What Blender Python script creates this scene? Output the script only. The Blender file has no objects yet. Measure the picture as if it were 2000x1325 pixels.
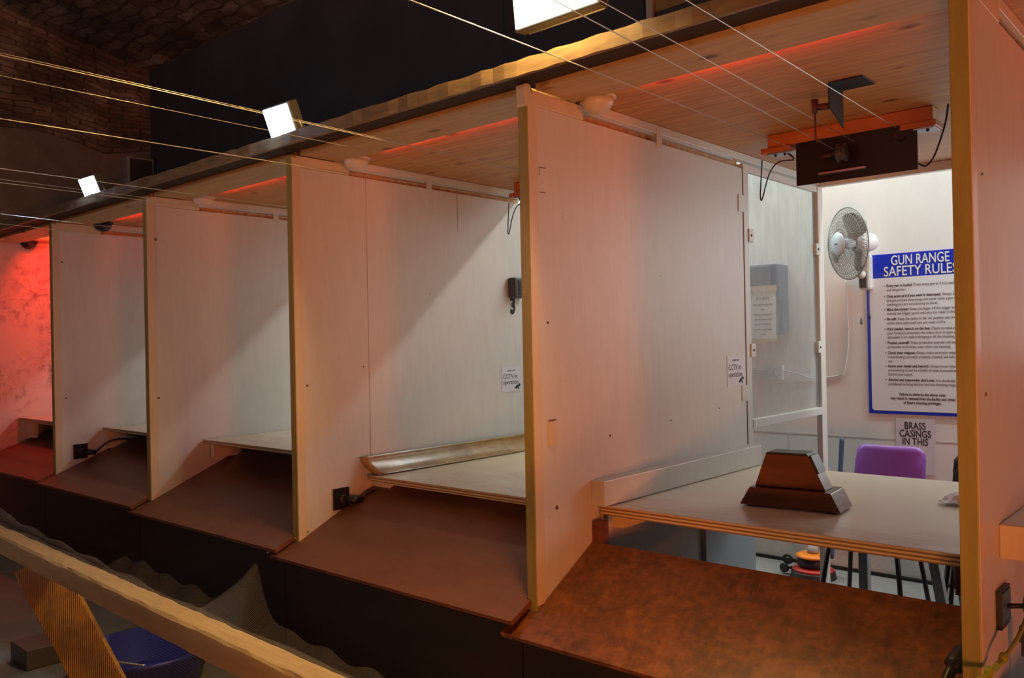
import bpy, bmesh, math, random
from mathutils import Vector, Matrix
random.seed(7)
S = bpy.context.scene
C = S.collection
PI = math.pi

# ---------------------------------------------------------------- camera
CAM = Vector((0.5017, -2.0508, 0.0404))
yaw, pit, rol = 0.728581, 0.003125, -0.019905
fw = Vector((-math.sin(yaw)*math.cos(pit), math.cos(yaw)*math.cos(pit), math.sin(pit)))
rt = Vector((math.cos(yaw), math.sin(yaw), 0)); up = rt.cross(fw)
r2 = rt*math.cos(rol)+up*math.sin(rol); u2 = -rt*math.sin(rol)+up*math.cos(rol)
cd = bpy.data.cameras.new('camera'); cam = bpy.data.objects.new('camera', cd); C.objects.link(cam)
cd.sensor_width = 36; cd.lens = 1656.84/2000*36; cd.clip_start = .02
cam.matrix_world = Matrix(((r2.x, u2.x, -fw.x, CAM.x), (r2.y, u2.y, -fw.y, CAM.y), (r2.z, u2.z, -fw.z, CAM.z), (0, 0, 0, 1)))
S.camera = cam

# ---------------------------------------------------------------- world, exposure, lights
w = bpy.data.worlds.new('world'); S.world = w; w.use_nodes = True
w.node_tree.nodes['Background'].inputs[0].default_value = (.10, .09, .12, 1)
w.node_tree.nodes['Background'].inputs[1].default_value = .075
S.view_settings.view_transform = 'Standard'; S.view_settings.look = 'None'
S.view_settings.gamma = 1; S.view_settings.exposure = 0; S.view_settings.use_curve_mapping = False

def area(name, loc, target, sx, sy, power, col, spread=PI):
    l = bpy.data.lights.new(name, 'AREA'); l.shape = 'RECTANGLE'; l.size = sx; l.size_y = sy
    l.energy = power; l.color = col; l.spread = spread
    o = bpy.data.objects.new(name, l); C.objects.link(o); o.location = loc
    o.rotation_euler = (Vector(target)-Vector(loc)).to_track_quat('-Z', 'Y').to_euler()
    return o
LAMPX = [-5.6, -4.3, -3.0, -1.7, -.4, .9]
for x in LAMPX:                                     # fluorescent fittings over the back room
    area('room_lamp_light', (x, 2.62, 1.86), (x, 2.45, 0), 1.2, .12, 18.5, (.93, 1.0, .955))
area('added_side_fill', (-.12, 2.84, .36), (-1.2, 1.25, -.2), .9, .9, 13, (.90, .98, 1.0))  # added fill for the nearest partition's rear and table, no fitting behind it
area('orange_flood_light', (7.0, -3.5, -.7), (-2.6, .3, .1), .9, .9, 195, (1, .19, .045))
sp = bpy.data.lights.new('added_ceiling_fill', 'SPOT'); sp.energy = 245; sp.color = (1, .37, .12); sp.spot_size = math.radians(58); sp.spot_blend = .7; sp.shadow_soft_size = .25  # added spot fill warming the canopy ceiling, stands for no lamp
so = bpy.data.objects.new('added_ceiling_fill', sp); C.objects.link(so); so.location = (.9, -2.6, -1.25)
so.rotation_euler = (Vector((-1.5, .75, .86))-Vector(so.location)).to_track_quat('-Z', 'Y').to_euler()
area('added_vault_fill', (-3.0, -3.2, .5), (-3.2, -1.2, 2.6), 1.0, .4, 15, (.95, .95, 1.0))  # added fill brightening the brick vault and the black wall
RX = [(-1.24, -.02, .55), (-2.55, -1.29, .6), (-3.88, -2.60, .7), (-5.17, -3.93, 1.2), (-6.49, -5.22, 17.0), (.03, 1.3, .5)]
for a, b, pw in RX:                                  # red led strips fixed behind the canopy front board
    area('red_strip_light', ((a+b)/2, .262, .842), ((a+b)/2, 1.26, .78 if pw < 3 else .2), b-a-.46, .012, pw, (1, .035, .015))

# ---------------------------------------------------------------- materials
def mat(name, col, rough=.5, metal=0, spec=.5, emit=None, es=0):
    m = bpy.data.materials.new(name); m.use_nodes = True
    b = m.node_tree.nodes['Principled BSDF']
    b.inputs['Base Color'].default_value = (*col, 1); b.inputs['Roughness'].default_value = rough
    b.inputs['Metallic'].default_value = metal; b.inputs['Specular IOR Level'].default_value = spec
    if emit: b.inputs['Emission Color'].default_value = (*emit, 1); b.inputs['Emission Strength'].default_value = es
    return m
class NT:
    def __init__(s, m): s.m = m; s.t = m.node_tree; s.b = s.t.nodes['Principled BSDF']; s.tc = s.t.nodes.new('ShaderNodeTexCoord')
    def co(s, scale=(1, 1, 1), rot=(0, 0, 0)):
        n = s.t.nodes.new('ShaderNodeMapping'); s.t.links.new(s.tc.outputs['Object'], n.inputs[0])
        n.inputs['Scale'].default_value = scale; n.inputs['Rotation'].default_value = rot; return n.outputs[0]
    def noise(s, co, scale=5, det=6, rough=.6, dist=0):
        n = s.t.nodes.new('ShaderNodeTexNoise'); s.t.links.new(co, n.inputs['Vector'])
        n.inputs['Scale'].default_value = scale; n.inputs['Detail'].default_value = det; n.inputs['Roughness'].default_value = rough
        n.inputs['Distortion'].default_value = dist; return n.outputs['Fac']
    def vor(s, co, scale=5, feature='F1', out='Distance'):
        n = s.t.nodes.new('ShaderNodeTexVoronoi'); s.t.links.new(co, n.inputs['Vector']); n.feature = feature
        n.inputs['Scale'].default_value = scale; return n.outputs[out]
    def wave(s, co, scale=5, dist=4, bd='Y', det=3, ds=1):
        n = s.t.nodes.new('ShaderNodeTexWave'); s.t.links.new(co, n.inputs['Vector']); n.bands_direction = bd
        n.inputs['Scale'].default_value = scale; n.inputs['Distortion'].default_value = dist; n.inputs['Detail'].default_value = det
        n.inputs['Detail Scale'].default_value = ds; return n.outputs['Fac']
    def ramp(s, fac, stops):
        n = s.t.nodes.new('ShaderNodeValToRGB'); s.t.links.new(fac, n.inputs[0]); e = n.color_ramp.elements
        while len(e) < len(stops): e.new(.5)
        for i, (p, c) in enumerate(stops):
            e[i].position = p; e[i].color = (*c, 1) if len(c) == 3 else c
        return n.outputs[0]
    def mix(s, fac, a, b, mode='MIX'):
        n = s.t.nodes.new('ShaderNodeMix'); n.data_type = 'RGBA'; n.blend_type = mode
        for v, i in ((fac, 0), (a, 6), (b, 7)):
            if isinstance(v, (int, float)): n.inputs[i].default_value = v
            elif isinstance(v, tuple): n.inputs[i].default_value = (*v, 1)
            else: s.t.links.new(v, n.inputs[i])
        return n.outputs[2]
    def col(s, o): s.t.links.new(o, s.b.inputs['Base Color']); return s
    def bump(s, h, st=.3, d=.01):
        n = s.t.nodes.new('ShaderNodeBump'); n.inputs['Strength'].default_value = st; n.inputs['Distance'].default_value = d
        s.t.links.new(h, n.inputs['Height']); s.t.links.new(n.outputs[0], s.b.inputs['Normal']); return s
    def sep(s, axis):
        n = s.t.nodes.new('ShaderNodeSeparateXYZ'); s.t.links.new(s.tc.outputs['Object'], n.inputs[0]); return n.outputs[axis]

def paint(name, c, rough=.46, grime=.92, streak=(9, 9, 1.6)):
    m = mat(name, c, rough); n = NT(m); g = tuple(x*grime for x in c)
    a = n.noise(n.co(streak), 3, 7, .7); f = n.ramp(a, [(.35, (0, 0, 0)), (.7, (1, 1, 1))])
    k = n.mix(f, g, c)
    sp = n.noise(n.co((1, 1, 1)), 38, 2, .5); d = n.ramp(sp, [(.16, (.25, .16, .10)), (.24, (1, 1, 1))])
    n.col(n.mix(.6, k, d, 'MULTIPLY')).bump(n.noise(n.co((30, 30, 8)), 6, 4), .12, .004); return m
M = {}
M['paint'] = paint('white_gloss_paint', (.66, .635, .61))
M['paint_rail'] = paint('white_timber_paint', (.64, .63, .59), .4)
M['room_wall'] = paint('room_wall_paint', (.80, .82, .80), .5, .93, (2, 2, 1))
M['room_low'] = paint('room_low_wall_paint', (.72, .72, .66), .6, .72, (3, 3, 3))
M['strip'] = paint('yellowed_timber_edge', (.38, .31, .09), .35, .75)
M['strip_side'] = paint('cream_timber_edge', (.70, .58, .44), .35, .9)
# mouldy end wall
m = mat('mouldy_plaster', (.6, .5, .45), .7); n = NT(m)
big = n.noise(n.co(), 1.6, 4, .6); fine = n.noise(n.co(), 16, 8, .75)
msk = n.mix(1.0, n.ramp(big, [(.42, (0, 0, 0)), (.62, (1, 1, 1))]), n.ramp(fine, [(.47, (0, 0, 0)), (.6, (1, 1, 1))]), 'MULTIPLY')
zr_ = n.ramp(n.sep(2), [(.0, (1, 1, 1)), (.8, (.45, .45, .45))])
msk = n.mix(1.0, msk, zr_, 'MULTIPLY')
n.col(n.mix(msk, (.62, .52, .47), (.07, .04, .035))).bump(fine, .3, .01); M['mould'] = m
# pine plywood with knots
def ply(name, a, b, c, s=1, knots=True):
    m = mat(name, b, .5); n = NT(m)
    g = n.wave(n.co((.35*s, 1.6*s, 1.6*s)), 5, 9, 'Y', 3, 1.3); f = n.noise(n.co((.8, 6, 6)), 3, 7, .62)
    k = n.mix(.74, n.ramp(g, [(0, a), (.5, b), (1, c)]), n.ramp(f, [(.3, a), (.7, c)]))
    if knots:
        v = n.vor(n.co((3.4, 6.2, 2)), 1.15); r = n.ramp(v, [(.04, (.16, .09, .06)), (.10, (.55, .40, .30)), (.16, (1, 1, 1))])
        k = n.mix(.9, k, r, 'MULTIPLY')
    n.col(k).bump(f, .1, .003); return m
M['ply'] = ply('pine_plywood', (.38, .16, .05), (.54, .26, .085), (.66, .36, .13))
M['ply_plain'] = ply('smooth_plywood', (.40, .22, .13), (.46, .26, .16), (.52, .31, .19), 1, False)
M['trim_wood'] = ply('pale_timber', (.40, .27, .13), (.50, .34, .17), (.58, .41, .22))
M['osb_edge'] = ply('rough_board_edge', (.10, .07, .04), (.19, .13, .07), (.28, .20, .11), 3, False)
M['dark_under'] = mat('dark_underside', (.035, .026, .022), .8)
M['plank_orange'] = ply('orange_timber', (.40, .10, .02), (.52, .14, .03), (.60, .18, .05), 1, False)
M['block_wood'] = ply('pale_block_timber', (.55, .38, .16), (.62, .44, .2), (.68, .5, .25), 1, False)
M['edge_ply'] = None
m = mat('plywood_layers', (.5, .35, .2), .6); n = NT(m)
n.col(n.ramp(n.wave(n.co((1, 1, 1)), 28, .4, 'Z', 1, 1), [(.2, (.25, .13, .05)), (.6, (.58, .42, .22)), (.9, (.66, .5, .28))])); M['edge_ply'] = m
# ramps
def rampmat(name, a, b):
    m = mat(name, a, .42); n = NT(m); f = n.noise(n.co((2, 4, 4)), 2.2, 8, .7)
    sc = n.noise(n.co((14, 3, 3)), 2, 8, .75, .6)
    k = n.mix(n.ramp(sc, [(.62, (0, 0, 0)), (.70, (1, 1, 1))]), n.ramp(f, [(.3, a), (.7, b)]), (.05, .02, .012))
    n.col(k).bump(f, .12, .004); return m
M['ramp_brown'] = rampmat('brown_painted_board', (.135, .042, .02), (.20, .068, .032))
m = mat('varnished_flake_board', (.3, .1, .03), .38); n = NT(m)
v1 = n.vor(n.co((26, 60, 60), (0, 0, .5)), 1, 'F1', 'Color'); v2 = n.vor(n.co((60, 28, 28), (0, 0, -.4)), 1, 'F1', 'Color')
bw = n.t.nodes.new('ShaderNodeRGBToBW'); n.t.links.new(v1, bw.inputs[0]); bw2 = n.t.nodes.new('ShaderNodeRGBToBW'); n.t.links.new(v2, bw2.inputs[0])
k = n.mix(.5, n.ramp(bw.outputs[0], [(.15, (.15, .042, .012)), (.5, (.21, .062, .018)), (.85, (.29, .092, .028))]), n.ramp(bw2.outputs[0], [(.15, (.15, .042, .013)), (.5, (.21, .062, .018)), (.85, (.28, .088, .027))]))
k = n.mix(.75, k, n.ramp(n.noise(n.co((1, 1, 1)), 9, 8, .75, .8), [(.33, (.30, .25, .22)), (.5, (.9, .9, .9)), (.68, (1.5, 1.4, 1.3))]), 'MULTIPLY')
n.col(k).bump(bw.outputs[0], .15, .002); M['osb'] = m
# dusty table tops
def table_mat(name, wood, dust, y0, y1):
    m = mat(name, wood, .24); n = NT(m); yy = n.sep(1)
    mr = n.t.nodes.new('ShaderNodeMapRange'); n.t.links.new(yy, mr.inputs[0]); mr.inputs[1].default_value = y0; mr.inputs[2].default_value = y1
    f = n.noise(n.co((1.5, 3, 3)), 2.4, 8, .7); md = n.t.nodes.new('ShaderNodeMath'); md.operation = 'ADD'
    n.t.links.new(mr.outputs[0], md.inputs[0]); n.t.links.new(f, md.inputs[1])
    fr = n.noise(n.co((3, 9, 9)), 6, 8, .75)
    k = n.mix(n.ramp(md.outputs[0], [(.25, (0, 0, 0)), (.95, (1, 1, 1))]), wood, dust)
    n.col(n.mix(n.ramp(fr, [(.5, (0, 0, 0)), (.75, (.45, .45, .45))]), k, dust)); return m
M['table_dusty'] = table_mat('dusty_table_top', (.50, .28, .20), (.82, .78, .62), 0.0, .55)
M['table_brown'] = table_mat('worn_table_top', (.46, .28, .20), (.66, .56, .40), .1, 1.2)
m = mat('worn_vinyl', (.4, .25, .1), .22); n = NT(m); f = n.noise(n.co((2, 3, 6)), 2.5, 6, .7)
n.col(n.ramp(f, [(.3, (.18, .09, .03)), (.55, (.34, .19, .06)), (.8, (.45, .28, .12))])); M['vinyl'] = m
# brick vault
m = mat('old_brick_vault', (.1, .08, .06), .85); n = NT(m)
bt = n.t.nodes.new('ShaderNodeTexBrick'); uvn = n.t.nodes.new('ShaderNodeUVMap'); vm = n.t.nodes.new('ShaderNodeVectorMath'); vm.operation = 'ADD'; nz = n.t.nodes.new('ShaderNodeTexNoise'); nz.inputs['Scale'].default_value = 3.5; nz.inputs['Detail'].default_value = 3; n.t.links.new(n.tc.outputs['Object'], nz.inputs[0]); sc_ = n.t.nodes.new('ShaderNodeVectorMath'); sc_.operation = 'SCALE'; sc_.inputs[3].default_value = .16; n.t.links.new(nz.outputs['Color'], sc_.inputs[0]); n.t.links.new(uvn.outputs[0], vm.inputs[0]); n.t.links.new(sc_.outputs[0], vm.inputs[1]); n.t.links.new(vm.outputs[0], bt.inputs[0])
bt.inputs['Scale'].default_value = 1; bt.inputs['Brick Width'].default_value = .23; bt.inputs['Row Height'].default_value = .085; bt.inputs['Mortar Size'].default_value = .012; bt.inputs['Mortar Smooth'].default_value = .6
bt.inputs['Color1'].default_value = (.17, .145, .115, 1); bt.inputs['Color2'].default_value = (.32, .29, .24, 1); bt.inputs['Mortar'].default_value = (.12, .10, .08, 1)
ns = n.noise(n.co(), 2.2, 7, .7); k = n.mix(.85, bt.outputs[0], n.ramp(ns, [(.35, (.15, .12, .10)), (.52, (.6, .5, .45)), (.68, (1.5, 1.5, 1.45))]), 'MULTIPLY')
n.col(k).bump(bt.outputs['Fac'], -.9, .02); M['brick'] = m
m = mat('black_boarding', (.018, .020, .024), .5); n = NT(m); n.col(n.ramp(n.noise(n.co(), 1.5, 4), [(.3, (.045, .052, .070)), (.7, (.080, .090, .105))])); M['black_wall'] = m
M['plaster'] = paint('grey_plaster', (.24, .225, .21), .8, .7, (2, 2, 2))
m = mat('concrete_floor', (.2, .2, .19), .7); n = NT(m); n.col(n.ramp(n.noise(n.co(), 3, 8, .7), [(.3, (.15, .15, .14)), (.7, (.26, .26, .25))])); M['floor'] = m
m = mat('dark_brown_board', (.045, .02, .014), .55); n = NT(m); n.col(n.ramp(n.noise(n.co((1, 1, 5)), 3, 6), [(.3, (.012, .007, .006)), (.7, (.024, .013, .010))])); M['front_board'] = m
M['black'] = mat('black_plastic', (.012, .012, .013), .4)
M['black_metal'] = mat('black_metal', (.016, .013, .012), .45, .3)
M['grey_plastic'] = mat('dark_grey_plastic', (.06, .06, .06), .4)
M['steel'] = mat('zinc_steel', (.45, .47, .50), .35, .9)
M['wire'] = mat('steel_wire', (.62, .57, .48), .35, .6)
M['rust'] = mat('rusty_iron', (.10, .04, .03), .6, .4)
M['screw'] = mat('rusty_screw', (.05, .035, .03), .5, .5)
M['mark'] = mat('dark_scuff', (.16, .07, .04), .8)
M['ink'] = mat('black_ink', (.015, .015, .018), .6)
M['paper'] = mat('white_paper', (.80, .80, .82), .6)
M['paper_lilac'] = mat('laminated_paper', (.66, .66, .72), .3)
M['sign_white'] = mat('sign_white', (.74, .80, .84), .3)
M['sign_blue'] = mat('sign_blue', (.005, .025, .50), .3)
M['grey_ink'] = mat('grey_ink', (.16, .17, .19), .6)
M['purple'] = mat('purple_plastic', (.26, .09, .46), .38)
M['fan_plastic'] = mat('pale_grey_fan_plastic', (.62, .66, .67), .35)
M['fan_blade'] = mat('grey_fan_blade', (.30, .31, .29), .35)
M['fan_wire'] = mat('fan_cage_wire', (.26, .28, .26), .4, .2)
M['badge_blue'] = mat('pale_blue_badge', (.58, .68, .76), .3)
M['yellow_rope'] = mat('green_rope', (.30, .36, .04), .6)
M['red_plastic'] = mat('red_plastic', (.48, .03, .02), .35)
M['orange_plastic'] = mat('orange_plastic', (.85, .24, .01), .35)
M['blue_plastic'] = mat('blue_plastic', (.01, .03, .30), .4)
M['navy'] = mat('navy_case', (.07, .10, .16), .4)
M['speaker'] = mat('grey_speaker', (.34, .33, .31), .6)
M['yellow_panel'] = mat('amber_panel', (.40, .29, .10), .5)
M['cone'] = mat('frosted_dome', (.62, .56, .48), .35)
M['pale_metal'] = mat('pale_blue_painted_metal', (.50, .56, .60), .4)
M['wedge'] = ply('dark_stained_hardwood', (.085, .022, .006), (.15, .042, .010), (.21, .068, .017), .8, False)
M['wedge'].node_tree.nodes['Principled BSDF'].inputs['Roughness'].default_value = .28
M['wedge_dark'] = mat('dark_end_grain', (.035, .030, .028), .4)
m = ply('rough_pine_batten', (.50, .32, .12), (.62, .43, .19), (.70, .52, .27), 2, False); M['batten'] = m
m = mat('grooved_decking', (.4, .2, .06), .7); n = NT(m); gg = n.wave(n.co((1, 1, 1)), 55, .3, 'X', 1, 1)
n.col(n.mix(n.ramp(n.noise(n.co(), 6, 6), [(.42, (.4, .4, .4)), (.6, (1, 1, 1))]), (.16, .09, .04), (.72, .40, .06))).bump(gg, .9, .006); M['decking'] = m
M['led'] = mat('cold_led', (1, 1, 1), .5, emit=(.62, .82, 1.0), es=26)
M['led_warm'] = mat('warm_led', (1, 1, 1), .5, emit=(1, .86, .55), es=22)
M['tube'] = mat('lamp_tube', (1, 1, 1), .5, emit=(.92, 1, .97), es=3)
m = mat('hazy_polycarbonate', (.55, .58, .58), .25); n = NT(m); b = n.b
tr = n.t.nodes.new('ShaderNodeBsdfTransparent'); mx = n.t.nodes.new('ShaderNodeMixShader'); tr.inputs[0].default_value = (.93, .96, .95, 1)
hz = n.ramp(n.noise(n.co((5, 5, 1)), 4, 7, .7), [(.35, (.16, .16, .16)), (.7, (.36, .36, .36))])
n.t.links.new(hz, mx.inputs[0]); n.t.links.new(tr.outputs[0], mx.inputs[1]); n.t.links.new(b.outputs[0], mx.inputs[2])
n.t.links.new(mx.outputs[0], n.t.nodes['Material Output'].inputs[0]); M['haze'] = m
# fine netting: threads from uv
m = mat('fine_netting', (.34, .30, .29), .8); n = NT(m); b = n.b
uvn = n.t.nodes.new('ShaderNodeUVMap'); sx = n.t.nodes.new('ShaderNodeSeparateXYZ'); n.t.links.new(uvn.outputs[0], sx.inputs[0])
def thread(o):
    a = n.t.nodes.new('ShaderNodeMath'); a.operation = 'MULTIPLY'; a.inputs[1].default_value = 150; n.t.links.new(o, a.inputs[0])
    f = n.t.nodes.new('ShaderNodeMath'); f.operation = 'FRACT'; n.t.links.new(a.outputs[0], f.inputs[0])
    g = n.t.nodes.new('ShaderNodeMath'); g.operation = 'LESS_THAN'; g.inputs[1].default_value = .075; n.t.links.new(f.outputs[0], g.inputs[0]); return g.outputs[0]
ad = n.t.nodes.new('ShaderNodeMath'); ad.operation = 'MAXIMUM'; n.t.links.new(thread(sx.outputs[0]), ad.inputs[0]); n.t.links.new(thread(sx.outputs[1]), ad.inputs[1])
tr = n.t.nodes.new('ShaderNodeBsdfTransparent'); mx = n.t.nodes.new('ShaderNodeMixShader')
n.t.links.new(ad.outputs[0], mx.inputs[0]); n.t.links.new(tr.outputs[0], mx.inputs[1]); n.t.links.new(b.outputs[0], mx.inputs[2])
n.t.links.new(mx.outputs[0], n.t.nodes['Material Output'].inputs[0]); M['net'] = m

# ---------------------------------------------------------------- mesh helpers
class MB:
    def __init__(s): s.bm = bmesh.new(); s.uv = None
    def face(s, vs): 
        try: return s.bm.faces.new(vs)
        except ValueError: return None
    def box(s, x0, x1, y0, y1, z0, z1, T=None):
        P = [(x0, y0, z0), (x1, y0, z0), (x1, y1, z0), (x0, y1, z0), (x0, y0, z1), (x1, y0, z1), (x1, y1, z1), (x0, y1, z1)]
        v = [s.bm.verts.new(T @ Vector(p) if T else p) for p in P]
        for f in ((0, 3, 2, 1), (4, 5, 6, 7), (0, 1, 5, 4), (1, 2, 6, 5), (2, 3, 7, 6), (3, 0, 4, 7)): s.face([v[i] for i in f])
        return s
    def prism(s, poly, a0, a1, axis):           # poly in the two other axes (cyclic order x,y,z minus axis)
        def P(u, v, a): return ((a, u, v), (u, a, v), (u, v, a))[axis]
        A = [s.bm.verts.new(P(u, v, a0)) for u, v in poly]; B = [s.bm.verts.new(P(u, v, a1)) for u, v in poly]
        s.face(A[::-1]); s.face(B); k = len(poly)
        for i in range(k): s.face((A[i], A[(i+1) % k], B[(i+1) % k], B[i]))
        return s
    def tube(s, pts, r, n=8, caps=True, closed=False):
        pts = [Vector(p) for p in pts]; R = r if isinstance(r, (list, tuple)) else [r]*len(pts); rings = []
        nrm = None
        for i, p in enumerate(pts):
            a = pts[i-1] if (i > 0 or closed) else p; b = pts[(i+1) % len(pts)] if (i < len(pts)-1 or closed) else p
            d = (b-a).normalized()
            if nrm is None: nrm = d.orthogonal().normalized()
            else: nrm = (nrm-d*nrm.dot(d)).normalized()
            bn = d.cross(nrm)
            rings.append([s.bm.verts.new(p+(nrm*math.cos(2*PI*j/n)+bn*math.sin(2*PI*j/n))*R[i]) for j in range(n)])
        m = len(rings)
        for i in range(m if closed else m-1):
            q = rings[(i+1) % m]
            for j in range(n):
                f = s.face((rings[i][j], rings[i][(j+1) % n], q[(j+1) % n], q[j]))
                if f: f.smooth = True
        if caps and not closed: s.face(rings[0][::-1]); s.face(rings[-1])
        return s
    def lathe(s, prof, c, ax=(0, 0, 1), n=32):    # prof: (radius, height) along ax
        ax = Vector(ax).normalized(); u = ax.orthogonal().normalized(); v = ax.cross(u); c = Vector(c); rings = []
        for r, h in prof:
            rings.append([s.bm.verts.new(c+ax*h+(u*math.cos(2*PI*j/n)+v*math.sin(2*PI*j/n))*max(r, 1e-5)) for j in range(n)])
        for a, b in zip(rings, rings[1:]):
            for j in range(n):
                f = s.face((a[j], a[(j+1) % n], b[(j+1) % n], b[j]))
                if f: f.smooth = True
        s.face(rings[0][::-1]); s.face(rings[-1]); return s
    def grid(s, fn, nu, nv, uvs=None, smooth=True):
        if uvs: s.uv = s.bm.loops.layers.uv.verify()
        V = [[s.bm.verts.new(fn(i/nu, j/nv)) for j in range(nv+1)] for i in range(nu+1)]
        for i in range(nu):
            for j in range(nv):
                f = s.face((V[i][j], V[i+1][j], V[i+1][j+1], V[i][j+1])); f.smooth = smooth
                if uvs:
                    for l, (a, b) in zip(f.loops, ((i, j), (i+1, j), (i+1, j+1), (i, j+1))): l[s.uv].uv = (a/nu*uvs[0], b/nv*uvs[1])
        return s
    def build(s, name, m, parent=None, bevel=0, local=False, solid=0):
        if parent is not None and not local:
            off = parent.get('_o'); 
            for v in s.bm.verts: v.co -= Vector(off)
        bmesh.ops.recalc_face_normals(s.bm, faces=s.bm.faces)
        me = bpy.data.meshes.new(name); s.bm.to_mesh(me); s.bm.free(); me.materials.append(M[m] if isinstance(m, str) else m)
        o = bpy.data.objects.new(name, me); C.objects.link(o)
        if parent is not None: o.parent = parent
        o['_o'] = list(parent['_o']) if parent is not None and not local else (0, 0, 0)
        if bevel:
            b = o.modifiers.new('bevel', 'BEVEL'); b.width = bevel; b.segments = 2; b.limit_method = 'ANGLE'
        if solid:
            b = o.modifiers.new('solidify', 'SOLIDIFY'); b.thickness = solid
        return o
def tag(o, label=None, cat=None, group=None, kind=None):
    if label: o['label'] = label
    if cat: o['category'] = cat
    if group: o['group'] = group
    if kind: o['kind'] = kind
    return o
def thing(name, label, cat, loc, group=None, rot=None):
    o = bpy.data.objects.new(name, None); C.objects.link(o); o.location = loc; o['_o'] = tuple(loc); o.empty_display_size = .05
    if rot: o.rotation_euler = rot
    return tag(o, label, cat, group)
def struct(name, mb, m, label=None):
    return tag(mb.build(name, m), label, None, None, 'structure')
def box(*a, **k): return MB().box(*a, **k)
def text(name, body, size, m, parent, T, align='LEFT', bold=0, sxx=1, width=None):
    """lettering as a thin mesh; T maps text plane to world"""
    cu = bpy.data.curves.new('t', 'FONT'); cu.body = body; cu.size = size; cu.align_x = align; cu.extrude = .0003; cu.offset = bold; cu.space_line = 1
    cu.resolution_u = 3
    o = bpy.data.objects.new('t', cu); C.objects.link(o); bpy.context.view_layer.update()
    me = bpy.data.meshes.new_from_object(o.evaluated_get(bpy.context.evaluated_depsgraph_get())); bpy.data.objects.remove(o); bpy.data.curves.remove(cu)
    if width: sxx = width/(max(v.co.x for v in me.vertices)-min(v.co.x for v in me.vertices))
    off = Vector(parent['_o'])
    for v in me.vertices: v.co = (T @ Vector((v.co.x*sxx, v.co.y, v.co.z)))-off
    me.materials.clear(); me.materials.append(M[m]); me.name = name
    r = bpy.data.objects.new(name, me); C.objects.link(r); r.parent = parent; return r
def TX(x, y, z):   # text facing -y, reading +x
    return Matrix(((1, 0, 0, x), (0, 0, -1, y), (0, 1, 0, z), (0, 0, 0, 1)))
def TXp(x, y, z):  # text facing +x, reading +y
    return Matrix(((0, 0, 1, x), (1, 0, 0, y), (0, 1, 0, z), (0, 0, 0, 1)))

FL = -1.354
X = [-.015, -1.283, -2.59, -3.925, -5.215, -6.5]     # left faces of the partitions
TH = .037
CZ = .865

# ---------------------------------------------------------------- setting
struct('floor', box(-8, 4, -9, 3.2, FL-.1, FL), 'floor', 'grey concrete floor')
struct('wall_back', box(-6.6, 3.2, 3.0, 3.1, -.80, 2.1), 'room_wall', 'white painted back wall of the room')
struct('wall_back', box(-6.6, 3.2, 3.0, 3.1, FL, -.80), 'room_low', 'stained lower part of the back wall')
struct('trim_1', box(-6.5, 3.2, 2.9985, 3.0005, -.563, -.555), 'paint_rail')
for i, x in enumerate((-1.73, -.50)): struct('trim_%d' % (i+2), box(x-.004, x+.003, 2.9985, 3.0005, FL, -.565), 'paint_rail')
struct('baseboard_back', box(-6.5, 3.2, 2.985, 3.0, FL, FL+.02), 'black')
struct('wall_left', box(-6.62, -6.5, -.4, 3.1, FL, CZ), 'mould', 'mouldy white end wall lit red')
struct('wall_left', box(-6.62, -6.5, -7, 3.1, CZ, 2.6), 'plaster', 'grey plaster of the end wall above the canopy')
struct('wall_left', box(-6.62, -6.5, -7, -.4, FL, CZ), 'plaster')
struct('wall_right', box(3.2, 3.3, 1.5, 3.1, FL, 2.1), 'room_wall')
struct('ceiling', box(-6.6, 3.3, 1.30, 3.1, 2.0, 2.1), 'room_wall', 'room ceiling behind the canopy')
struct('wall_rear', box(-6.5, 3.2, 1.27, 1.30, .90, 2.45), 'black_wall', 'black boarded wall above the canopy')
def vault(u, v):      # shallow barrel vault springing from the black wall, axis along x
    a = v*1.25
    return (-6.55+u*10.5, 1.34-5.2*math.sin(a), 2.36+2.6*(1-math.cos(a))*.0+1.25*math.sin(a*.9))
struct('ceiling', MB().grid(vault, 20, 24, (10.5, 5.6)), 'brick', 'old brick vault over the range')
def lun(u, v):        # brick end of the vault, its lower edge arched over the plaster
    y = -4.5+5.78*u; zb = 1.62+.10*abs(math.sin((y+.30)*2.6)); return (-6.49, y, zb+(2.4+.45*(1.27-y)*.55-zb+.1)*v)
struct('ceiling', MB().grid(lun, 60, 10, (5.78, 2.0)), 'brick', 'brick end of the vault above the end wall')

# ---------------------------------------------------------------- canopy
cn = thing('booth_canopy', 'long plywood canopy roofing all the shooting booths', 'canopy', (-3, .6, CZ))
box(-1.262, 1.4, .25, 1.34, CZ, CZ+.02).build('ceiling_panel', 'ply', cn)
box(-1.262, 1.4, 1.34, 2.42, CZ, CZ+.02).build('ceiling_panel', 'ply_plain', cn)
for a, b in ((X[2], X[1]), (X[3], X[2]), (X[4], X[3]), (X[5], X[4])):
    box(a+.02, b+.02, .25, 1.5, CZ, CZ+.02).build('ceiling_panel', 'ply', cn)  # unseen rear edge cut short so room light reaches the partitions
for i in range(5):
    a, b = X[i+1]+TH+.001, (X[i]-.001 if i else X[0]-.001)
    box(a, b, .045, .25, CZ-.016, CZ+.004).build('front_board', 'trim_wood', cn)
box(X[0]+TH+.001, 1.4, .045, .25, CZ-.016, CZ+.004).build('front_board', 'trim_wood', cn)
box(-6.5, 1.4, -.13, .06, CZ+.004, CZ+.016).build('dark_underside', 'dark_under', cn)
def fasc(u, v):
    x = -6.5+7.9*u; return None
f = MB()
nseg = 160; ring = []
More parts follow.
